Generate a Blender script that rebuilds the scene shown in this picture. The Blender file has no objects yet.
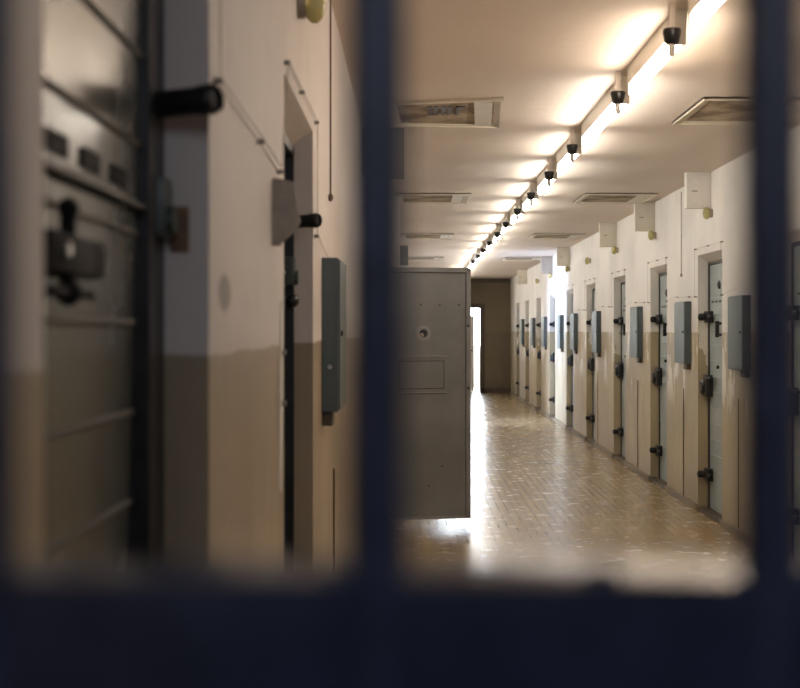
import bpy, bmesh, math, random
from mathutils import Vector, Matrix
random.seed(7)
PI = math.pi
SC = bpy.context.scene
COL = SC.collection

# ------------------------------------------------------------------ dimensions (metres)
EYE = 1.49            # lens height above the floor
XL, XR = -0.31, 2.37  # corridor side walls
H = 2.75              # ceiling height
YB, YE = -0.6, 32.0   # behind the lens / end wall
OPEN_TOP = 2.115      # top of the cell door openings

# ------------------------------------------------------------------ materials
def new_mat(name):
    m = bpy.data.materials.new(name); m.use_nodes = True
    nt = m.node_tree; b = nt.nodes['Principled BSDF']
    return m, nt, b
def N(nt, t, **kw):
    n = nt.nodes.new(t)
    for k, v in kw.items(): setattr(n, k, v)
    return n
def noise(nt, coord, scale, stretch=(1, 1, 1), detail=4, rough=.55):
    mp = N(nt, 'ShaderNodeMapping'); mp.inputs['Scale'].default_value = stretch
    nt.links.new(coord, mp.inputs['Vector'])
    n = N(nt, 'ShaderNodeTexNoise'); n.inputs['Scale'].default_value = scale
    n.inputs['Detail'].default_value = detail; n.inputs['Roughness'].default_value = rough
    nt.links.new(mp.outputs[0], n.inputs['Vector'])
    return n.outputs['Fac']
def maprange(nt, val, a, b, c=0., d=1., smooth=True):
    n = N(nt, 'ShaderNodeMapRange')
    if smooth: n.interpolation_type = 'SMOOTHSTEP'
    n.inputs['From Min'].default_value = a; n.inputs['From Max'].default_value = b
    n.inputs['To Min'].default_value = c; n.inputs['To Max'].default_value = d
    nt.links.new(val, n.inputs['Value'])
    return n.outputs['Result']
def mth(nt, op, a, b=None):
    n = N(nt, 'ShaderNodeMath', operation=op)
    for i, v in enumerate((a, b)):
        if v is None: continue
        if isinstance(v, (int, float)): n.inputs[i].default_value = v
        else: nt.links.new(v, n.inputs[i])
    return n.outputs[0]
def mix(nt, fac, a, b, blend='MIX'):
    n = N(nt, 'ShaderNodeMix', data_type='RGBA', blend_type=blend)
    if isinstance(fac, (int, float)): n.inputs[0].default_value = fac
    else: nt.links.new(fac, n.inputs[0])
    for i, v in ((6, a), (7, b)):
        if isinstance(v, tuple): n.inputs[i].default_value = (*v, 1)
        else: nt.links.new(v, n.inputs[i])
    return n.outputs[2]
def bump(nt, b, h, strength, dist=.01):
    n = N(nt, 'ShaderNodeBump'); n.inputs['Strength'].default_value = strength
    n.inputs['Distance'].default_value = dist
    nt.links.new(h, n.inputs['Height']); nt.links.new(n.outputs[0], b.inputs['Normal'])

def paint(name, col, rough=.5, metal=0., var=.12, scale=9., dirt=(.0, .0, .0), bumps=.05, spec=.5):
    """painted / metal surface with uneven tone, slight wear and orange peel"""
    m, nt, b = new_mat(name)
    tc = N(nt, 'ShaderNodeTexCoord').outputs['Object']
    f = noise(nt, tc, scale)
    c = mix(nt, maprange(nt, f, .35, .7), tuple(x * (1 - var) for x in col), tuple(min(1, x * (1 + var)) for x in col))
    f2 = noise(nt, tc, scale * 3.3, detail=6)
    c = mix(nt, maprange(nt, f2, .62, .8, 0, .35), c, tuple(x * .45 for x in col))
    nt.links.new(c, b.inputs['Base Color'])
    nt.links.new(maprange(nt, f, .3, .7, rough * .85, min(1, rough * 1.15)), b.inputs['Roughness'])
    b.inputs['Metallic'].default_value = metal
    b.inputs['Specular IOR Level'].default_value = spec
    if bumps: bump(nt, b, f2, bumps)
    return m

def wall_mat(name, up, low, dado, stain=None, peel=.60, gloss=.32):
    m, nt, b = new_mat(name)
    tc = N(nt, 'ShaderNodeTexCoord').outputs['Object']
    sep = N(nt, 'ShaderNodeSeparateXYZ'); nt.links.new(tc, sep.inputs[0])
    z = sep.outputs['Z']; y = sep.outputs['Y']
    wob = noise(nt, tc, 3.0)
    zz = mth(nt, 'ADD', z, maprange(nt, wob, 0, 1, -.012, .012, False))
    lowmask = maprange(nt, zz, dado - .004, dado + .004, 1, 0)
    big = noise(nt, tc, 1.1, detail=5)
    streak = noise(nt, tc, 5.0, (1, 1, .16), 6, .6)
    cu = mix(nt, maprange(nt, big, .35, .7), up, tuple(x * .86 for x in up))
    cu = mix(nt, maprange(nt, streak, .55, .8, 0, .25), cu, (up[0] * .72, up[1] * .66, up[2] * .6))
    cl = mix(nt, maprange(nt, big, .35, .7), low, tuple(x * .82 for x in low))
    cl = mix(nt, maprange(nt, streak, .5, .75, 0, .5), cl, (low[0] * .62, low[1] * .57, low[2] * .5))
    # darker towards the floor
    cl = mix(nt, maprange(nt, z, .02, .45, .35, 0), cl, (low[0] * .5, low[1] * .45, low[2] * .38))
    c = mix(nt, lowmask, cu, cl)
    # flaked paint showing pale plaster, in a band around the painted line
    fl = noise(nt, tc, 3.4, (1, 1.3, .42), 7, .62)
    band = mth(nt, 'MULTIPLY', maprange(nt, z, .75, 1.1), maprange(nt, z, 1.5, 1.75, 1, 0))
    fm = mth(nt, 'MULTIPLY', maprange(nt, fl, peel, peel + .015), band)
    c = mix(nt, fm, c, (.80, .77, .68))
    if stain:
        sy, sz, ry, rz = stain
        d = mth(nt, 'ADD', mth(nt, 'POWER', mth(nt, 'DIVIDE', mth(nt, 'SUBTRACT', y, sy), ry), 2.),
                mth(nt, 'POWER', mth(nt, 'DIVIDE', mth(nt, 'SUBTRACT', z, sz), rz), 2.))
        d = mth(nt, 'ADD', d, maprange(nt, streak, 0, 1, -.5, .5, False))
        c = mix(nt, maprange(nt, d, .5, 1.3, .62, 0), c, (.12, .10, .10))
    nt.links.new(c, b.inputs['Base Color'])
    nt.links.new(mix(nt, lowmask, (.62,) * 3, (gloss + .1,) * 3), b.inputs['Roughness'])
    h = mth(nt, 'ADD', mth(nt, 'MULTIPLY', noise(nt, tc, 26., detail=3), .35), mth(nt, 'ADD', mth(nt, 'MULTIPLY', big, 1.5), mth(nt, 'MULTIPLY', fm, -.5)))
    bump(nt, b, h, .35, .012)
    return m

M = {}
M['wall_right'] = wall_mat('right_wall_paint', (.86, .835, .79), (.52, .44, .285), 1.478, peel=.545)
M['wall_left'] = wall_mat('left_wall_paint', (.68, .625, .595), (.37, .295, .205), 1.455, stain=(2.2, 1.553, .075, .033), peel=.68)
M['wall_end'] = wall_mat('end_wall_paint', (.20, .16, .10), (.17, .14, .088), 1.45, peel=2.)
M['plaster'] = paint('pale_plaster', (.74, .70, .63), .7, var=.06, scale=2.)
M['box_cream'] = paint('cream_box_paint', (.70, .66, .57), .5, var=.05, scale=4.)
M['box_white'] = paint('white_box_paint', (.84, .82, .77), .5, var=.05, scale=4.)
M['box_shaded'] = paint('shaded_box_paint', (.20, .203, .19), .5, var=.08, scale=4.)  # grey stands in for shade on the left-wall boxes
M['box_taupe'] = paint('taupe_box_paint', (.40, .36, .32), .5, var=.08, scale=4.)
M['rod_pale'] = paint('pale_rod', (.40, .34, .28), .6, var=.1, scale=20.)
M['cabinet'] = paint('grey_green_cabinet_paint', (.145, .182, .172), .42, var=.1, scale=5.)
M['cabinet_shaded'] = paint('shaded_cabinet_paint', (.085, .112, .122), .45, var=.1, scale=5.)  # cabinet sides coloured darker than the front cover to stand for shade
M['leaf_right'] = paint('pale_blue_grey_door_paint', (.37, .435, .44), .38, var=.1, scale=4.)
M['leaf_left'] = paint('olive_grey_door_paint', (.08, .083, .074), .25, var=.12, scale=3., bumps=.02, spec=.8)
M['rib_left'] = paint('olive_grey_rib_paint', (.10, .095, .085), .6, var=.1, scale=3., spec=.3)
M['leaf_open'] = paint('steel_grey_door_paint', (.195, .198, .202), .42, var=.1, scale=3.)
M['leaf_open_edge'] = paint('worn_grey_edge', (.24, .243, .247), .45, var=.1, scale=6.)
M['dark_steel'] = paint('blackened_steel', (.018, .018, .020), .42, var=.25, scale=14., metal=.2)
M['black'] = paint('black_bakelite', (.012, .012, .013), .35, var=.2, scale=14.)
M['matt_black'] = paint('matt_black_iron', (.010, .010, .011), .75, var=.2, scale=14., spec=.2)
M['green_steel'] = paint('dark_green_steel', (.045, .06, .05), .42, var=.2, scale=14.)
M['line'] = paint('seam_dark_grey', (.06, .058, .055), .6, var=.1)  # dark grey for the open door's seam, gap and rivets
M['chrome'] = paint('bright_metal', (.62, .62, .60), .28, metal=.9, var=.05)
M['rust'] = paint('rusty_brown', (.20, .115, .06), .7, var=.3, scale=30.)
M['bracket'] = paint('brown_grey_metal', (.33, .285, .24), .5, var=.15, scale=18.)
M['wire'] = paint('thin_wire_grey', (.42, .38, .33), .5, var=.1, scale=30.)
M['cable'] = paint('dark_cable', (.09, .065, .04), .6, var=.1, scale=20.)
M['rod'] = paint('rust_brown_rod', (.15, .10, .07), .6, var=.1, scale=20.)
M['clip'] = paint('clip_grey', (.26, .24, .215), .5, var=.1, scale=30.)
M['fixture'] = paint('white_enamel', (.80, .77, .70), .35, var=.04, scale=6.)
M['bar_blue'] = paint('dark_blue_gloss_paint', (.0135, .0185, .042), .36, var=.2, scale=40., bumps=.1)
M['cross_blue'] = paint('midnight_blue_gloss_paint', (.008, .012, .029), .22, var=.2, scale=40., bumps=.02, spec=.8)
M['skirting'] = paint('scuffed_tan_skirting', (.25, .20, .13), .5, var=.2, scale=8.)
M['threshold'] = paint('dark_threshold', (.085, .06, .04), .5, var=.2, scale=8.)
M['vent_frame'] = paint('cream_vent_frame', (.74, .68, .57), .5, var=.05, scale=8.)
M['pale_door'] = paint('pale_inner_door', (.62, .58, .52), .5, var=.05, scale=3.)
M['interior'] = paint('white_room_paint', (.80, .80, .80), .6, var=.04, scale=2.)

def vent_inner_mat():
    m, nt, b = new_mat('dusty_vent_panel')
    tc = N(nt, 'ShaderNodeTexCoord').outputs['Object']
    f = noise(nt, tc, 3.2, (1, 1, 1), 5)
    c = mix(nt, maprange(nt, f, .42, .62), (.44, .36, .26), (.20, .145, .09))
    f2 = noise(nt, tc, 9.0, (1, 1, 1), 5)
    c = mix(nt, maprange(nt, f2, .6, .7, 0, .7), c, (.05, .035, .02))
    nt.links.new(c, b.inputs['Base Color']); b.inputs['Roughness'].default_value = .8
    bump(nt, b, f2, .3)
    return m
M['vent_inner'] = vent_inner_mat()

def ceiling_mat():
    m, nt, b = new_mat('ceiling_paint')
    tc = N(nt, 'ShaderNodeTexCoord').outputs['Object']
    f = noise(nt, tc, 1.0, (1, .7, 1), 5)
    c = mix(nt, maprange(nt, f, .3, .7), (.77, .69, .62), (.71, .62, .545))
    f2 = noise(nt, tc, 30., detail=3)
    nt.links.new(c, b.inputs['Base Color']); b.inputs['Roughness'].default_value = .75
    bump(nt, b, mth(nt, 'ADD', mth(nt, 'MULTIPLY', f2, .2), noise(nt, tc, 2.2, (.5, 1.6, 1), 3)), .35, .02)
    return m
M['ceiling'] = ceiling_mat()

def floor_mat():
    m, nt, b = new_mat('polished_floor_tiles')
    tc = N(nt, 'ShaderNodeTexCoord').outputs['Object']
    br = N(nt, 'ShaderNodeTexBrick'); br.offset = 0.; br.squash = 1.
    nt.links.new(tc, br.inputs['Vector'])
    br.inputs['Scale'].default_value = 1.0
    br.inputs['Brick Width'].default_value = .066; br.inputs['Row Height'].default_value = .066
    br.inputs['Mortar Size'].default_value = .0045; br.inputs['Mortar Smooth'].default_value = .4
    br.inputs['Bias'].default_value = 0.
    br.inputs['Color1'].default_value = (.375, .27, .145, 1)
    br.inputs['Color2'].default_value = (.365, .262, .14, 1)
    br.inputs['Mortar'].default_value = (.265, .185, .095, 1)
    f = noise(nt, tc, 1.3, detail=5)
    c = mix(nt, maprange(nt, f, .35, .7, 0, .5), br.outputs['Color'], (.29, .205, .105))
    nt.links.new(c, b.inputs['Base Color'])
    scuff = noise(nt, tc, 7.0, (1, 1, 1), 6, .65)
    nt.links.new(maprange(nt, scuff, .3, .75, .23, .29), b.inputs['Roughness'])
    b.inputs['Specular IOR Level'].default_value = .7
    wav = noise(nt, tc, 7.0, (.22, 1.0, 1), 2, .4)
    h = mth(nt, 'ADD', mth(nt, 'MULTIPLY', wav, 1.0), 0.)
    bump(nt, b, h, .065, .02)
    return m
M['floor'] = floor_mat()

def emit(name, col, s):
    m, nt, b = new_mat(name)
    b.inputs['Base Color'].default_value = (.9, .9, .9, 1)
    b.inputs['Emission Color'].default_value = (*col, 1); b.inputs['Emission Strength'].default_value = s
    return m
TUBE_S = 27.
M['tube_warm'] = emit('warm_fluorescent_glow', (1., .82, .64), TUBE_S)
M['tube_mid'] = emit('soft_fluorescent_glow', (1., .90, .78), TUBE_S)
M['tube'] = emit('white_fluorescent_glow', (1., .95, .86), TUBE_S)
M['sky_pane'] = emit('overcast_window_light', (.80, .90, 1.), 8.)

def glass(name, col, rough=.1, trans=.7):
    m, nt, b = new_mat(name)
    tc = N(nt, 'ShaderNodeTexCoord').outputs['Object']
    f = noise(nt, tc, 30.)
    nt.links.new(mix(nt, f, col, tuple(x * .8 for x in col)), b.inputs['Base Color'])
    b.inputs['Roughness'].default_value = rough
    b.inputs['Transmission Weight'].default_value = trans
    return m
M['yellow_glass'] = glass('yellow_lamp_glass', (.78, .72, .33), .25, .45)
M['bulb_glass'] = glass('dusty_clear_glass', (.42, .38, .34), .3, .2)

# ------------------------------------------------------------------ mesh helpers
def bm_new(): return bmesh.new()
def box(bm, x0, x1, y0, y1, z0, z1, bev=0.):
    r = bmesh.ops.create_cube(bm, size=1.)
    vs = r['verts']
    for v in vs:
        v.co = Vector(((x0 + x1) / 2 + v.co.x * abs(x1 - x0), (y0 + y1) / 2 + v.co.y * abs(y1 - y0), (z0 + z1) / 2 + v.co.z * abs(z1 - z0)))
    if bev:
        es = list({e for v in vs for e in v.link_edges})
        bmesh.ops.bevel(bm, geom=es, offset=bev, segments=2, affect='EDGES', profile=.7)
def cyl(bm, p0, p1, r0, r1=None, seg=20, cap=True):
    r1 = r0 if r1 is None else r1
    p0, p1 = Vector(p0), Vector(p1); d = p1 - p0
    rot = d.to_track_quat('Z', 'Y').to_matrix().to_4x4()
    bmesh.ops.create_cone(bm, cap_ends=cap, segments=seg, radius1=r0, radius2=r1, depth=d.length,
                          matrix=Matrix.Translation((p0 + p1) / 2) @ rot)
def lathe(bm, prof, origin, axis='Z', seg=24):
    """prof: (radius, height) pairs, closed at both ends where radius is 0"""
    rings = []
    for r, h in prof:
        ring = []
        for i in range(seg if r > 1e-6 else 1):
            a = 2 * PI * i / seg
            u, v = r * math.cos(a), r * math.sin(a)
            p = {'Z': (u, v, h), 'X': (h, u, v), '-X': (-h, v, u), 'Y': (v, h, u), '-Y': (u, -h, v), '-Z': (v, u, -h)}[axis]
            ring.append(bm.verts.new(Vector(origin) + Vector(p)))
        rings.append(ring)
    for a, b in zip(rings, rings[1:]):
        if len(a) == 1 and len(b) == 1: continue
        for i in range(seg):
            j = (i + 1) % seg
            if len(a) == 1: bm.faces.new((a[0], b[j], b[i]))
            elif len(b) == 1: bm.faces.new((a[i], a[j], b[0]))
            else: bm.faces.new((a[i], a[j], b[j], b[i]))
def sphere(bm, c, r, scale=(1, 1, 1), seg=18):
    g = bmesh.ops.create_uvsphere(bm, u_segments=seg, v_segments=seg // 2, radius=r)
    for v in g['verts']: v.co = Vector(c) + Vector((v.co.x * scale[0], v.co.y * scale[1], v.co.z * scale[2]))
def tube(bm, pts, r, seg=8):
    for a, b in zip(pts, pts[1:]):
        if (Vector(a) - Vector(b)).length > 1e-6: cyl(bm, a, b, r, seg=seg)
    for p in pts[1:-1]: sphere(bm, p, r * 1.02, seg=8)
def quad_prism(bm, pts, thick):
    """closed slab from four+ corner points, extruded by the vector thick"""
    t = Vector(thick)
    a = [bm.verts.new(Vector(p)) for p in pts]; b = [bm.verts.new(Vector(p) + t) for p in pts]
    n = len(pts)
    bm.faces.new(a); bm.faces.new(list(reversed(b)))
    for i in range(n): bm.faces.new((a[i], b[i], b[(i + 1) % n], a[(i + 1) % n]))
def link(name, bm, mat, parent=None, smooth=False):
    bmesh.ops.recalc_face_normals(bm, faces=bm.faces[:])
    me = bpy.data.meshes.new(name); bm.to_mesh(me); bm.free()
    if smooth:
        for p in me.polygons: p.use_smooth = True
        try: me.set_sharp_from_angle(angle=math.radians(38))
        except Exception: pass
    me.materials.append(mat)
    o = bpy.data.objects.new(name, me); COL.objects.link(o)
    if parent: o.parent = parent
    return o
def thing(name, label, cat, loc=(0, 0, 0), group=None, kind=None):
    o = bpy.data.objects.new(name, None); COL.objects.link(o)
    o.location = loc; o.empty_display_size = .1
    settag(o, label, cat, group, kind)
    return o
def settag(o, label, cat, group=None, kind=None):
    if label: o['label'] = label
    if cat: o['category'] = cat
    if group: o['group'] = group
    if kind: o['kind'] = kind
    return o
def dup(root, loc, label=None, name=None):
    r = root.copy(); COL.objects.link(r); r.location = loc
    if name: r.name = name
    if label: r['label'] = label
    for ch in list(root.children):
        c = ch.copy(); COL.objects.link(c); c.parent = r
        for g in list(ch.children):
            d = g.copy(); COL.objects.link(d); d.parent = c
    return r
def struct(name, bm, mat, parent=None, smooth=False):
    o = link(name, bm, mat, parent, smooth)
    o['kind'] = 'structure'
    return o
ORD = ['first', 'second', 'third', 'fourth', 'fifth', 'sixth', 'seventh', 'eighth', 'ninth', 'tenth',
       'eleventh', 'twelfth', 'thirteenth', 'fourteenth', 'fifteenth', 'sixteenth', 'seventeenth', 'eighteenth']

# ------------------------------------------------------------------ the shell
DOOR_W = .86
# far jamb of each cell door along the right wall
RD = [8.60, 11.02, 13.22, 15.63, 18.07, 20.39, 22.90, 25.30, 27.80, 30.20]
# right wall openings: (near, far, top, recess depth)
r_open = [(y - DOOR_W, y, OPEN_TOP, .14) for y in RD]
# left wall: two closed cells, one hidden by the bar, the cell with the open door, a daylit room
l_open = [(1.12, 2.03, OPEN_TOP, .14), (3.22, 4.16, OPEN_TOP, .14), (10.16, 11.02, OPEN_TOP, 2.2), (21.2, 22.3, OPEN_TOP, 2.4)]

def wall_x(name, X, s, openings, mat):
    """side wall in the plane x = X, openings sunk by depth in the direction s (+1 right, -1 left)"""
    bm = bm_new()
    def f(*p): bm.faces.new([bm.verts.new(Vector(q)) for q in p])
    y = YB
    for a, b, t, d in openings:
        f((X, y, 0), (X, a, 0), (X, a, H), (X, y, H))
        f((X, a, t), (X, b, t), (X, b, H), (X, a, H))
        x2 = X + s * d
        t2 = t - .055; xm = X + s * .08                                # soffit slopes down towards the leaf
        f((X, a, 0), (xm, a, 0), (xm, a, t2), (X, a, t)); f((xm, a, 0), (x2, a, 0), (x2, a, t2), (xm, a, t2))
        f((X, b, 0), (xm, b, 0), (xm, b, t2), (X, b, t)); f((xm, b, 0), (x2, b, 0), (x2, b, t2), (xm, b, t2))
        f((X, a, t), (xm, a, t2), (xm, b, t2), (X, b, t)); f((xm, a, t2), (x2, a, t2), (x2, b, t2), (xm, b, t2))
        f((x2, a, 0), (x2, b, 0), (x2, b, t2), (x2, a, t2))
        f((X, a, 0), (x2, a, 0), (x2, b, 0), (X, b, 0))
        y = b
    f((X, y, 0), (X, YE, 0), (X, YE, H), (X, y, H))
    bmesh.ops.remove_doubles(bm, verts=bm.verts[:], dist=1e-5)
    o = struct(name, bm, mat)
    return o
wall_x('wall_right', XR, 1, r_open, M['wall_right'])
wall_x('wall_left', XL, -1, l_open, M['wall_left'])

bm = bm_new(); box(bm, XL - 2.6, XR + .3, YB, YE + 5, -.1, 0); struct('floor', bm, M['floor'])
bm = bm_new(); box(bm, XL - .3, XR + .3, YB, YE + 5, H, H + .1); struct('ceiling', bm, M['ceiling'])
# end wall with an open doorway on its left half
DX0, DX1, DT = .72, 1.66, 2.06
bm = bm_new()
box(bm, XL, DX0, YE, YE + .2, 0, H); box(bm, DX1, XR + .2, YE, YE + .2, 0, H); box(bm, DX0, DX1, YE, YE + .2, DT, H)
struct('wall_end', bm, M['wall_end'])
bm = bm_new(); box(bm, DX1, XR, YE - .03, YE, 0, .13, .005); box(bm, XL, DX0, YE - .03, YE, 0, .13, .005)
struct('baseboard_end', bm, M['threshold'])
bm = bm_new()                                                           # dark door lining and the dark beam over the end wall
box(bm, DX1 - .02, DX1 + .09, YE - .03, YE + .2, 0, DT + .09); box(bm, DX0 - .09, DX0 + .02, YE - .03, YE + .2, 0, DT + .09)
box(bm, DX0, DX1, YE - .03, YE + .2, DT - .02, DT + .09)
struct('trim_1', bm, M['threshold'])
bm = bm_new(); box(bm, XL, XR, YE - .05, YE, H - .10, H); struct('trim_2', bm, M['threshold'])
# bright room beyond the doorway
bm = bm_new()
box(bm, XL, XL + .1, YE + .2, YE + 4.5, 0, H); box(bm, XR + .1, XR + .2, YE + .2, YE + 4.5, 0, H); box(bm, XL, XR + .2, YE + 4.5, YE + 4.6, 0, H)
struct('wall_back_room', bm, M['interior'])
w = thing('window_1', None, None, (1.2, YE + 4.47, 0), kind='structure')
bm = bm_new(); box(bm, -.05, 1.0, -.004, .004, 1.1, 2.5); link('pane', bm, M['sky_pane'], w)
bm = bm_new()
for x in (-.08, .45, .97): box(bm, x, x + .05, -.03, .01, 1.05, 2.55, .004)
for z in (1.05, 2.5): box(bm, -.08, 1.02, -.03, .01, z, z + .05, .004)
link('window_frame', bm, M['interior'], w)
# skirting boards
def skirting(name, X, s, openings):
    bm = bm_new(); y = YB
    for a, b, t, d in openings + [(YE, YE, 0, 0)]:
        box(bm, X - s * .022, X + s * .0, y, a, 0, .055, .004)
        if d and d < 1:
            box(bm, X - s * .022, X + s * .09, b - .02, b + .04, 0, .045, .004)
        y = b
    return struct(name, bm, M['skirting'])
skirting('baseboard_right', XR, 1, r_open)
skirting('baseboard_left', XL, -1, l_open)
# pale pilaster on the left wall behind the open door
bm = bm_new(); box(bm, XL, -.115, 12.3, 12.62, 0, H, .008); struct('trim_3', bm, M['plaster'])

# ------------------------------------------------------------------ fluorescent fixtures and hanging lamp holders
FX = 1.055
sock = [5.12, 6.46, 8.30, 9.70, 11.17, 12.63, 14.17, 15.63, 17.2, 18.7, 20.2, 21.75, 23.25, 24.75]
fix = [(3.62, 4.97), (5.22, 6.37), (6.58, 8.12)] + [(a + .15, b - .20) for a, b in zip(sock[2:], sock[3:])] + [(24.9, 26.1), (26.35, 27.6), (27.85, 29.1), (29.35, 30.6)]
def make_fixture(i, a, b):
    t = thing('fluorescent_fixture', f'glowing white fluorescent tube fixture, {ORD[i]} along the ceiling row from the bars', 'ceiling light',
              (FX, (a + b) / 2, H), 'fluorescent fixtures along the ceiling row')
    L = (b - a) / 2
    bm = bm_new()
    quad_prism(bm, [(-.026, -L, 0), (.026, -L, 0), (.022, -L, -.080), (-.022, -L, -.080)], (0, 2 * L, 0))
    link('housing', bm, M['fixture'], t)
    for s in (-1, 1):
        bm = bm_new(); y = s * (L - .012)
        box(bm, -.022, .022, y - .012, y + .012, -.135, -.075, .004); link('lamp_holder', bm, M['fixture'], t)
    bm = bm_new(); cyl(bm, (0, -L + .02, -.118), (0, L - .02, -.118), .019, seg=12)
    link('tube', bm, M['tube_warm'] if i < 2 else M['tube_mid'] if i < 4 else M['tube'], t, True)
    return t
for i, (a, b) in enumerate(fix): make_fixture(i, a, b)

t = thing('lamp_socket', f'black lamp socket with clear bulb, {ORD[0]} hanging along the ceiling row from the bars', 'lamp',
          (1.0, sock[0], H), 'black lamp sockets between the ceiling fixtures')
bm = bm_new(); box(bm, -.012, .014, -.012, .012, -.10, 0, .003); link('mounting_block', bm, M['ceiling'], t)
bm = bm_new(); lathe(bm, [(0, -.098), (.034, -.098), (.036, -.108), (.028, -.148), (.022, -.156), (0, -.156)], (0, 0, 0)); link('socket', bm, M['black'], t, True)
bm = bm_new(); lathe(bm, [(0, -.154), (.0125, -.154), (.0125, -.190), (.009, -.202), (0, -.207)], (0, 0, 0), seg=16); link('bulb', bm, M['bulb_glass'], t, True)
for i, y in enumerate(sock[1:12], 1):
    dup(t, (1.0, y, H), f'black lamp socket with clear bulb, {ORD[i]} hanging along the ceiling row from the bars')

# ------------------------------------------------------------------ ceiling hatches
def hatch(corners, label, near=False):
    cx = sum(p[0] for p in corners) / 4; cy = sum(p[1] for p in corners) / 4
    t = thing('ceiling_hatch', label, 'ceiling hatch', (cx, cy, H), 'framed hatches in the ceiling')
    P = [Vector((p[0] - cx, p[1] - cy, 0)) for p in corners]
    def inset(k): return [Vector((p.x * (1 - k), p.y * (1 - k), 0)) for p in P]
    o_, i_ = inset(0), inset(.16)
    bm = bm_new()
    for j in range(4):
        k = (j + 1) % 4
        quad_prism(bm, [o_[j], o_[k], i_[k], i_[j]], (0, 0, -.010))
        # raised outer lip
        l_ = inset(.045)
        quad_prism(bm, [o_[j], o_[k], l_[k], l_[j]], (0, 0, -.018))
    link('frame', bm, M['vent_frame'], t)
    bm = bm_new(); quad_prism(bm, inset(.15), (0, 0, -.006)); link('panel', bm, M['vent_inner'], t)
    bm = bm_new()
    a, b = i_[1] * .98, i_[2] * .98
    quad_prism(bm, [a * .99, b * .99, b * .99 + Vector((-.10, 0, 0)), a * .99 + Vector((-.10, 0, 0))], (0, 0, -.012))
    link('patch_plate', bm, M['box_cream'], t)
    if near:
        bm = bm_new()
        for x0, x1 in ((-.11, -.085), (-.075, -.05), (-.03, -.008), (.005, .028), (.05, .07)):
            box(bm, x0, x1, -.26, .02, -.0105, -.005)
        box(bm, -.11, -.05, -.02, .02, -.0105, -.005); box(bm, .05, .10, -.26, -.21, -.0105, -.005)
        link('slots', bm, M['threshold'], t)
    return t
hatch([(-.137, 7.30), (.495, 7.17), (.545, 8.16), (-.115, 8.08)], 'cream framed ceiling hatch with dark slots, nearest on the left of the lights', True)
hatch([(1.57, 7.16), (2.24, 7.16), (2.24, 8.02), (1.57, 8.02)], 'cream framed ceiling hatch partly behind the right bar, nearest on the right')
for i, y in enumerate((12.15, 17.2, 22.6)):
    wds = ['second', 'third', 'fourth'][i]
    hatch([(-.14, y), (.54, y), (.54, y + .85), (-.14, y + .85)], f'cream framed ceiling hatch left of the lights, {wds} from the bars')
    hatch([(1.58, y), (2.25, y), (2.25, y + .85), (1.58, y + .85)], f'cream framed ceiling hatch right of the lights, {wds} from the bars')

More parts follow.
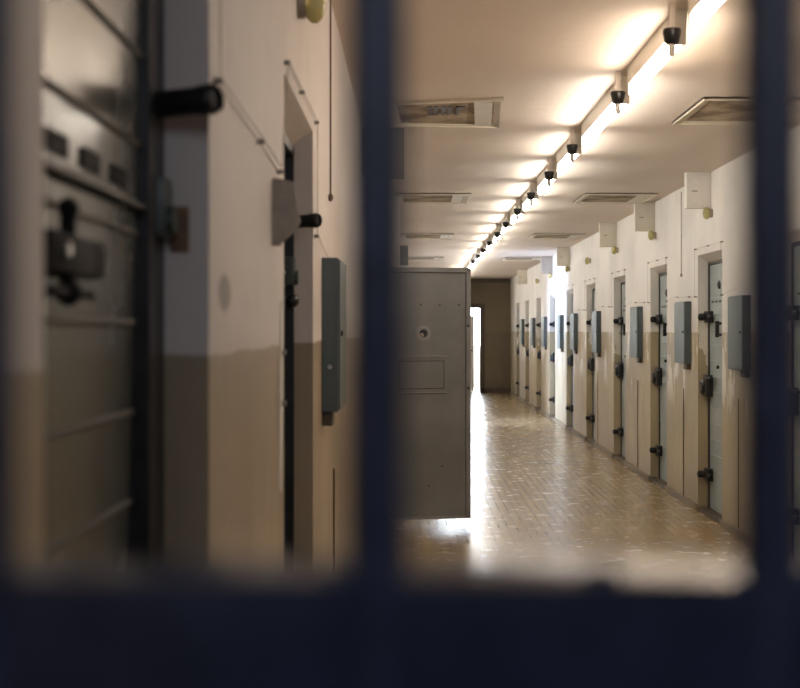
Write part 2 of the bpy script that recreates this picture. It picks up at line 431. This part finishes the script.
# ------------------------------------------------------------------ closed cell doors
def leaf_mesh(s, w, h0, h1, first_rib, x0):
    """door leaf with raised horizontal ribs; near edge at y=-w, far edge at y=0; s=+1 right wall"""
    bm = bm_new()
    box(bm, x0 * s, (x0 + .05) * s, -w, 0, h0, h1, .003)
    return bm
def ribs_mesh(s, w, h0, h1, first_rib, x0):
    bm = bm_new()
    z = first_rib
    while z < h1 - .05:
        if z > h0 + .05:
            cyl(bm, ((x0 + .001) * s, -w + .015, z), ((x0 + .001) * s, -.015, z), .006, seg=8)
        z += .128
    return bm
def make_door(s, name, label, w, leafmat, left=False, slide=False):
    """local origin: wall plane at the far jamb, floor level; +x*s goes into the wall"""
    t = thing(name, label, 'door', (0, 0, 0), 'closed cell doors', 'structure')
    lw = w - .06
    o = link('leaf', leaf_mesh(s, lw, .03, 2.03, .348, .09), leafmat, t)
    o.location = (0, -.03, 0)
    link('raised_ribs', ribs_mesh(s, lw, .03, 2.03, .348, .09), M['rib_left'] if left else leafmat, o, True)
    if slide: o.rotation_euler = (0, .022, 0); o.location.x = -1.5 * .022   # leaf tilted on purpose to raise the lamp reflection on it
    bm = bm_new()                                                       # dark steel frame round the leaf
    fd = (.068 if slide else .058) if left else .082
    ft = 2.035
    box(bm, fd * s, .14 * s, -(.115 if slide else .03), 0, 0, ft + .026); box(bm, fd * s, .14 * s, -w, -w + .03, 0, ft + .026)
    box(bm, fd * s, .14 * s, -w, 0, ft, ft + .026)
    link('door_frame', bm, M['dark_steel'], t)
    bm = bm_new(); box(bm, .0 * s, .135 * s, -w + .005, -.005, 0, .028, .003); link('threshold', bm, M['threshold'], t)
    if not left:
        def bolt(z, rr, hh, out):
            bm = bm_new()
            box(bm, .045 * s, .095 * s, -.16, -.015, z - hh, z + hh, .008)
            cyl(bm, (.06 * s, -.05, z), (out * s, -.05, z), rr)
            sphere(bm, (out * s, -.05, z), rr, (.5, 1, 1))
            cyl(bm, (.055 * s, -.24, z), (.055 * s, -.15, z), rr * .5)
            link('bolt', bm, M['black'], t, True)
        bolt(1.605, .030, .048, .002); bolt(.31, .028, .05, -.006)
        bm = bm_new()
        box(bm, .035 * s, .095 * s, -.15, .0, .95, 1.13, .02)
        lathe(bm, [(0, .0), (.07, .0), (.07, .03), (.05, .05), (0, .052)], (.06 * s, -.04, 1.03), '-X' if s > 0 else 'X')
        l = link('lock', bm, M['black'], t, True)
        bm = bm_new(); box(bm, .03 * s, .06 * s, -.30, -.12, 1.10, 1.118, .004); link('handle', bm, M['black'], l)
        bm = bm_new(); cyl(bm, (.092 * s, -.36, 1.20), (.07 * s, -.36, 1.20), .014); link('knob', bm, M['black'], t, True)
        bm = bm_new(); lathe(bm, [(0, 0), (.035, 0), (.035, .012), (.02, .02), (0, .02)], (.092 * s, -.39, 1.86), '-X'); link('peephole', bm, M['dark_steel'], t, True)
        bm = bm_new()
        for y in (-.16, -.28, -.40, -.52): box(bm, .084 * s, .092 * s, y - .03, y + .03, 1.72, 1.735)
        link('vent_slots', bm, M['black'], t)
        bm = bm_new(); box(bm, .04 * s, .07 * s, -.46, -.43, 1.44, 1.57, .006); box(bm, .06 * s, .095 * s, -.455, -.435, 1.45, 1.47); box(bm, .06 * s, .095 * s, -.455, -.435, 1.54, 1.56)
        link('pull_handle', bm, M['black'], t)
    else:
        # long steel stop pin that sticks out past the jamb
        bm = bm_new()
        p0, p1 = Vector((.10 * s, -.035, 1.826)), Vector((-.018 * s, -.085, 1.829)); u = (p1 - p0).normalized()
        cyl(bm, p0, p1, .0205); cyl(bm, p1 - u * .02, p1, .0225); cyl(bm, p1, p1 + u * .008, .0225, .019, cap=False); cyl(bm, p1 - u * .001, p1 + u * .0015, .013)
        link('stop_pin', bm, M['dark_steel'], t, True)
        bm = bm_new()
        box(bm, .052 * s, .095 * s, -.075, -.01, 1.63, 1.72, .012)
        cyl(bm, (.06 * s, -.05, 1.655), (.042 * s, -.05, 1.655), .022)
        link('lock', bm, M['green_steel'], t, True)
        if not slide:
            bm = bm_new(); sphere(bm, (.060 * s, -.06, 1.583), .022); cyl(bm, (.060 * s, -.06, 1.583), (.10 * s, -.06, 1.583), .012); link('knob', bm, M['black'], t, True)
        bm = bm_new()
        for k in range(3):
            y = -.24 - .158 * k
            box(bm, .082 * s, .091 * s, y - .046, y + .046, 1.686, 1.711, .003)
        link('vent_slots', bm, M['matt_black'], t)
        bm = bm_new()
        cyl(bm, (.078 * s, -.70, 1.667), (.078 * s, -.03, 1.667), .006); link('rod', bm, M['dark_steel'], t, True)
        if slide:                                                       # sliding bolt with its lever
            bm = bm_new(); box(bm, .050 * s, .092 * s, -.70, -.45, 1.550, 1.596, .018)
            l = link('slide_bolt', bm, M['matt_black'], t, True)
            bm = bm_new(); cyl(bm, (.060 * s, -.60, 1.525), (.060 * s, -.60, 1.625), .009)
            sphere(bm, (.060 * s, -.60, 1.622), .012); sphere(bm, (.060 * s, -.60, 1.531), .015)
            cyl(bm, (.060 * s, -.67, 1.531), (.060 * s, -.50, 1.531), .006)
            link('lever', bm, M['matt_black'], l, True)
            bm = bm_new(); cyl(bm, (.051 * s, -.655, 1.575), (.043 * s, -.655, 1.575), .008); link('rivet', bm, M['chrome'], l, True)
            bm = bm_new(); box(bm, .030 * s, .058 * s, -.004, 0, 1.61, 1.68, .001); link('strike_plate', bm, M['rust'], t)
    return t
d0 = make_door(1, 'door_1', 'pale blue-grey cell door at the right edge, half hidden by the right bar', DOOR_W, M['leaf_right'])
d0.location = (XR, RD[0], 0)
for i, y in enumerate(RD[1:], 1):
    lab = ('pale blue-grey ribbed cell door with black bolts, nearest one fully seen on the right wall' if i == 1 else
           f'pale blue-grey cell door with black bolts, {ORD[i]} from the bars along the right wall' if i < 9 else
           'pale blue-grey cell door farthest down the right wall, beside the brown end wall')
    dup(d0, (XR, y, 0), lab, f'door_{i + 1}')
dl = make_door(-1, 'door_11', 'olive-grey ribbed cell door with black slide bolt, nearest on the left wall', .91, M['leaf_left'], True, True)
dl.location = (XL, 2.03, 0)
dl2 = make_door(-1, 'door_12', 'olive-grey cell door deep in its niche on the left wall, behind the sticking-out steel pin', .94, M['leaf_left'], True)
dl2.location = (XL, 4.16, 0)

# ------------------------------------------------------------------ open grey steel door across the corridor
hx, hy = -.335, 10.12
ang = math.atan2(10.28 - hy, .452 - hx); LW = math.hypot(.452 - hx, 10.28 - hy)
t = thing('door_13', 'open grey steel cell door with round peephole and food hatch, standing across the corridor', 'door', (hx, hy, 0), kind='structure')
t.rotation_euler = (0, 0, ang)
Z0, Z1 = .045, 1.977
bm = bm_new(); box(bm, 0, LW, 0, .045, Z0, Z1, .004); link('leaf', bm, M['leaf_open'], t)
bm = bm_new()                                                           # folded rim
for x0, x1, z0, z1 in ((0, LW, Z1 - .035, Z1), (LW - .035, LW, Z0, Z1), (0, .035, Z0, Z1), (0, LW, Z0, Z0 + .02)):
    box(bm, x0, x1, -.010, .004, z0, z1, .003)
link('rim', bm, M['leaf_open_edge'], t)
bm = bm_new()
box(bm, LW - .041, LW - .035, -.002, .003, Z0 + .02, Z1 - .035); box(bm, .035, LW - .035, -.002, .003, Z1 - .042, Z1 - .035)
link('seam', bm, M['line'], t)
def lx(px): return (px - 412) * 10.2 / 1330 - hx                        # offsets along the leaf
bm = bm_new()
for px in (421.9, 441.5, 461): lathe(bm, [(0, 0), (.008, 0), (.006, .004), (0, .005)], (lx(px), 0, 1.692), '-Y', 12)
for z in (1.05, 1.53): lathe(bm, [(0, 0), (.012, 0), (.009, .012), (0, .014)], (LW - .018, -.008, z), '-Y', 12)
for px, z in ((444, .45), (430, .30)): lathe(bm, [(0, 0), (.008, 0), (.006, .004), (0, .005)], (lx(px), 0, z), '-Y', 12)
link('rivets', bm, M['line'], t, True)
pc = (lx(424.2), 0, 1.470)
bm = bm_new()
lathe(bm, [(.030, .0), (.060, .0), (.058, .008), (.040, .012), (.030, .006)], pc, '-Y', 28)
ph = link('peephole', bm, M['leaf_open_edge'], t, True)
bm = bm_new(); lathe(bm, [(0, .003), (.031, .003), (.028, .005), (0, .005)], pc, '-Y', 24); link('hole', bm, M['black'], ph)
bm = bm_new(); lathe(bm, [(0, 0), (.018, 0), (.016, .014), (0, .018)], (pc[0] - .012, -.004, pc[2] - .012), '-Y', 16); link('lens', bm, M['bracket'], ph, True)
bm = bm_new()
hx0, hx1, hz0, hz1 = lx(400.5), lx(445), 1.052, 1.255
box(bm, hx0, hx1, -.007, .002, hz0, hz1, .003)
ht = link('food_hatch', bm, M['leaf_open'], t)
bm = bm_new()
g = .007
for a, b, c, d in ((hx0 - g, hx1 + g, hz1, hz1 + g), (hx0 - g, hx1 + g, hz0 - g, hz0), (hx1, hx1 + g, hz0 - g, hz1 + g), (hx0 - g, hx0, hz0 - g, hz1 + g),
                   (lx(399), lx(449), 1.005, 1.012)):
    box(bm, a, b, -.004, .002, c, d)
link('gap', bm, M['line'], ht)
bm = bm_new(); box(bm, lx(399), lx(449), -.008, .002, 1.29, 1.302, .002); box(bm, lx(399), lx(449), -.008, .002, 1.012, 1.02, .002); link('guide_rail', bm, M['leaf_open_edge'], t)
for z in (.3, 1.0, 1.7):
    bm = bm_new(); cyl(bm, (-.005, .01, z - .06), (-.005, .01, z + .06), .014, seg=12); link('hinge', bm, M['dark_steel'], t, True)
# pale door standing open inside the end room
t = thing('door_14', 'pale door standing open in the bright end doorway', 'door', (1.02, YE + .25, 0), kind='structure')
bm = bm_new(); box(bm, .06, .49, .3, .34, .01, 1.86, .004); link('leaf', bm, M['pale_door'], t)
bm = bm_new(); box(bm, .40, .46, .27, .30, 1.0, 1.03, .006); link('handle', bm, M['dark_steel'], t)

# ------------------------------------------------------------------ grey wall cabinets with their cables
def make_cabinet(s, name, label):
    """local origin on the wall plane at the near lower corner; runs to +y; s=+1 right wall (body towards -x)"""
    t = thing(name, label, 'cabinet', group='grey cable cabinets on the walls')
    bm = bm_new(); box(bm, 0, -.055 * s, 0, .43, 0, .53, .004); link('body', bm, M['cabinet_shaded'], t)
    bm = bm_new(); box(bm, -.053 * s, -.063 * s, .006, .424, .006, .524, .003); dr = link('front_cover', bm, M['cabinet'], t)
    bm = bm_new(); cyl(bm, (-.062 * s, .05, .27), (-.07 * s, .05, .27), .010); link('latch', bm, M['dark_steel'], dr, True)
    bm = bm_new(); box(bm, 0, -.035 * s, .02, .16, -.05, 0, .004); link('cable_gland', bm, M['cable'], t)
    return t
CZ = 1.212
CY = [9.30, 11.28, 13.65, 16.66, 19.0, 20.75, 23.3, 25.5, 28.0]
c0 = make_cabinet(1, 'wall_cabinet', 'grey-green metal wall cabinet nearest on the right wall, close to the right bar')
c0.location = (XR, CY[0], CZ)
for i, y in enumerate(CY[1:], 1):
    dup(c0, (XR, y, CZ), f'grey-green metal wall cabinet, {ORD[i]} from the bars along the right wall')
cl = make_cabinet(-1, 'wall_cabinet', 'grey-green metal wall cabinet with shaded end on the left wall beside the middle bar')
cl.location = (XL, 4.56, 1.212)
bm = bm_new(); cyl(bm, (.028, .004, .155), (.028, -.006, .155), .008); link('lock', bm, M['chrome'], cl, True)
def riser(X, s, y, z1, label, r=.0035):
    bm = bm_new(); tube(bm, [(X - s * r, y, .055), (X - s * r, y, z1)], r)
    settag(link('wall_cable', bm, M['cable'], None, True), label, 'cable', 'dark cables rising below the cabinets')
for i, (y, z) in enumerate(((9.64, 1.0), (11.6, .99), (13.95, .97), (16.95, .97))):
    riser(XR, 1, y, z, f'thin dark cable rising from the floor under the {["nearest", "second", "third", "fourth"][i]} right-wall cabinet')
riser(XL, -1, 5.22, .95, 'thin dark cable rising from the floor under the left-wall cabinet')

# ------------------------------------------------------------------ ceiling duct boxes over the cells
def duct(X, s, y, prot, L, mat, label):
    t = thing('duct_box', label, 'duct box', (X, y, H), 'boxes under the ceiling above the cell doors')
    bm = bm_new(); box(bm, 0, -prot * s, 0, L, -.285, 0, .005); link('casing', bm, mat, t)
    bm = bm_new(); box(bm, -.02 * s, -(prot - .02) * s, -.006, .002, -.265, -.02, .003); c = link('cover', bm, mat, t)
    bm = bm_new(); box(bm, -(prot - .04) * s, -(prot - .085) * s, -.012, -.004, -.155, -.148, .002); link('clip', bm, M['clip'], c)
    return t
for i, (y, k) in enumerate(((10.54, 1), (12.97, 0), (15.40, 0), (19.95, 0), (22.4, 0), (27.4, 0))):
    lab = ('white box under the ceiling above the nearest fully seen right-hand cell door' if i == 0 else
           f'cream box under the ceiling on the right wall, {ORD[i]} from the bars')
    duct(XR, 1, y, .195, .08, M['box_white'] if k else M['box_taupe'] if i == 4 else M['box_cream'], lab)
duct(XL, -1, 8.25, .262, .3, M['box_shaded'], 'shaded grey box under the ceiling on the left wall, beside the middle bar')
duct(XL, -1, 19.6, .25, .3, M['box_shaded'], 'small shaded box under the ceiling far down the left wall, above the open grey door')

# ------------------------------------------------------------------ yellow signal lamps
def signal(s, label, name='signal_lamp'):
    t = thing(name, label, 'lamp', group='yellow signal lamps above the cell doors')
    bm = bm_new(); lathe(bm, [(0, -.012), (.034, -.012), (.034, .018), (.028, .022), (0, .022)], (0, 0, 0), '-X' if s > 0 else 'X'); link('base', bm, M['bracket'], t, True)
    bm = bm_new(); sphere(bm, (-.045 * s, 0, 0), .032, (.95, 1, 1.5)); link('glass', bm, M['yellow_glass'], t, True)
    return t
SY = [10.50, 12.93, 15.3, 17.65, 19.95, 22.4, 24.8]
s0 = signal(1, 'yellow glass signal lamp on the right wall under the white ceiling box'); s0.location = (XR, SY[0], 2.42)
for i, y in enumerate(SY[1:], 1):
    dup(s0, (XR, y, 2.42), f'yellow glass signal lamp above the cell doors, {ORD[i]} from the bars on the right wall')
s1 = signal(-1, 'yellow glass signal lamp at the top of the left wall, beside the middle bar'); s1.location = (XL, 3.62, 2.375)

# ------------------------------------------------------------------ trip wires with clips
def wire(X, s, paths, clips, label, r=.0014, off=.018):
    t = thing('alarm_wire', label, 'wire', (X, paths[0][0][0], 0), 'thin wires clipped round the cell doors')
    y0 = paths[0][0][0]
    bm = bm_new()
    for p in paths: tube(bm, [(-s * off, y - y0, z) for y, z in p], r, 6)
    link('wire', bm, M['wire'], t, True)
    for y, z in clips:
        bm = bm_new(); cyl(bm, (-s * .001, y - y0, z), (-s * off, y - y0, z), .006, .005, 10); sphere(bm, (-s * off, y - y0, z), .006, seg=10)
        link('clip', bm, M['clip'], t, True)
    return t
for i, y in enumerate(RD[1:6]):
    n, f_ = y - DOOR_W - .03, y + .05
    wire(XR, 1, [[(n - .5, 1.80), (n, 1.765), (n, 2.17), (f_, 2.17), (f_, 1.775), (f_ + .75, 1.79)]],
         [(n, 1.765), (n, 2.17), ((n + f_) / 2, 2.17), (f_, 2.17), (f_, 1.775), (f_ + .25, 1.78), (f_ + .75, 1.79)],
         f'thin clipped wire framing the {["nearest fully seen", "next", "third fully seen", "fourth fully seen", "fifth fully seen"][i]} cell door on the right wall')
wire(XL, -1, [[(2.075, 2.62), (2.075, 1.885), (2.655, 1.878), (3.05, 1.865), (3.22, 2.145), (3.65, 2.15), (4.21, 2.155), (4.21, 1.80), (4.5, 1.77), (4.9, 1.742), (5.3, 1.735)],
              [(2.075, 1.872), (2.655, 1.858), (3.05, 1.845)], [(3.22, 2.135), (3.65, 2.135), (4.21, 2.14)]],
     [(2.075, 1.88), (2.655, 1.868), (3.05, 1.855), (3.22, 2.14), (3.65, 2.145), (4.21, 2.15), (4.21, 1.79), (5.05, 1.742)],
     'thin clipped wires zigzagging along the left wall around the second cell door', .0012, .011)
def rod(X, s, y, z0, z1, label, mat='rod'):
    bm = bm_new(); tube(bm, [(X - s * .008, y, z0), (X - s * .008, y, z1)], .0035); sphere(bm, (X - s * .008, y, z0), .011, (1, 1, 1.4), 10)
    settag(link('hanging_wire', bm, M[mat], None, True), label, 'wire', 'straight wires hanging down the walls')
rod(XR, 1, 11.67, 1.98, 2.71, 'straight thin wire hanging down the right wall left of the white ceiling box', 'rod_pale')
rod(XL, -1, 4.93, 1.985, H, 'straight dark wire hanging down the left wall from the ceiling beside the middle bar')

# ------------------------------------------------------------------ small things on the left wall
t = thing('wall_bracket', 'small brown-grey metal bracket plate sticking out of the left wall beside the second cell door', 'bracket', (XL + .008, 2.95, 1.752))
bm = bm_new(); quad_prism(bm, [(.009, 0, .077), (.040, 0, .068), (.054, 0, -.020), (.046, 0, -.038), (.009, 0, -.070)], (0, .006, 0)); link('plate', bm, M['bracket'], t)
bm = bm_new(); box(bm, -.008, .010, 0, .05, -.07, .077, .001); link('flange', bm, M['bracket'], t)
t = thing('latch_strip', 'narrow pale vertical strip on the left wall edge below the bracket', 'strip', (XL, 3.12, 1.32))
bm = bm_new(); quad_prism(bm, [(0, -.03, -.20), (0, .0, -.21), (0, .03, -.02), (0, .028, .22), (0, .0, .24), (0, -.02, .02)], (.006, 0, 0)); bmesh.ops.translate(bm, verts=bm.verts[:], vec=(-.002, 0, 0)); link('strip', bm, M['plaster'], t)
for z in (.0, .12):
    bm = bm_new(); cyl(bm, (.005, .01, z), (.014, .01, z), .007, seg=10); link('screw', bm, M['clip'], t, True)

# ------------------------------------------------------------------ barred gate close to the lens
GY = .40
t = thing('barred_gate', 'dark blue painted steel bar gate with upright bars and thick crossbar, nearest the viewer', 'gate', (0, GY, 0))
for k in range(-1, 5):
    x = -.0105 + .1185 * k
    bm = bm_new(); cyl(bm, (x, 0, 0), (x, 0, H), .0096 if k else .0094, seg=24); link('bar', bm, M['bar_blue'], t, True)
bm = bm_new(); box(bm, XL + .002, .62, -.006, .034, EYE - .135, EYE - .0735, .001); link('crossbar', bm, M['cross_blue'], t, True)
bm = bm_new(); box(bm, .60, .64, -.02, .02, 0, H, .003); link('post', bm, M['bar_blue'], t)
for x, y in ((.0575, .004), (-.022, .0), (.118, .0)):
    bm = bm_new(); sphere(bm, (x, y, EYE - .0735), .0042, (1.3, 1, .8), 12); link('weld', bm, M['cross_blue'], t, True)

# ------------------------------------------------------------------ light
def area(name, loc, rot, sx, sy, power, col):
    l = bpy.data.lights.new(name, 'AREA'); l.shape = 'RECTANGLE'; l.size = sx; l.size_y = sy; l.energy = power; l.color = col
    o = bpy.data.objects.new(name, l); COL.objects.link(o); o.location = loc; o.rotation_euler = rot
    return o
# daylight from the window of the end room and of the open room on the left
area('end_room_daylight', (1.3, YE + 4.3, 1.8), (math.radians(-90), 0, 0), 1.6, 1.5, 200, (.80, .90, 1.))
area('side_room_daylight', (XL - 2.2, 21.75, 1.6), (0, math.radians(-90), 0), 1.2, 1.0, 480, (.52, .67, 1.))
# weak cool daylight in the space behind the gate
area('vestibule_daylight', (.2, -1.7, 2.6), (math.radians(58), 0, 0), 1.6, 1.0, 14, (.86, .90, 1.))
area('ceiling_tube_overhead', (FX, 2.75, H - .12), (0, 0, 0), .06, 1.2, 6., (1., .93, .86))
w = bpy.data.worlds.new('World'); SC.world = w; w.use_nodes = True
bg = w.node_tree.nodes['Background']; bg.inputs[0].default_value = (.62, .70, 1., 1); bg.inputs[1].default_value = .05

# ------------------------------------------------------------------ camera
cam = bpy.data.cameras.new('Camera'); co = bpy.data.objects.new('Camera', cam); COL.objects.link(co)
co.location = (0, 0, EYE); co.rotation_euler = (PI / 2, 0, 0)
cam.sensor_width = 36.; cam.lens = 1330 * 36 / 800
cam.shift_x = -12 / 800; cam.shift_y = -13 / 800
cam.clip_start = .02; cam.clip_end = 100
cam.dof.use_dof = True; cam.dof.focus_distance = 9.5; cam.dof.aperture_fstop = 4.5
SC.camera = co
SC.view_settings.view_transform = 'Standard'
SC.view_settings.look = 'None'
SC.view_settings.exposure = 0.52
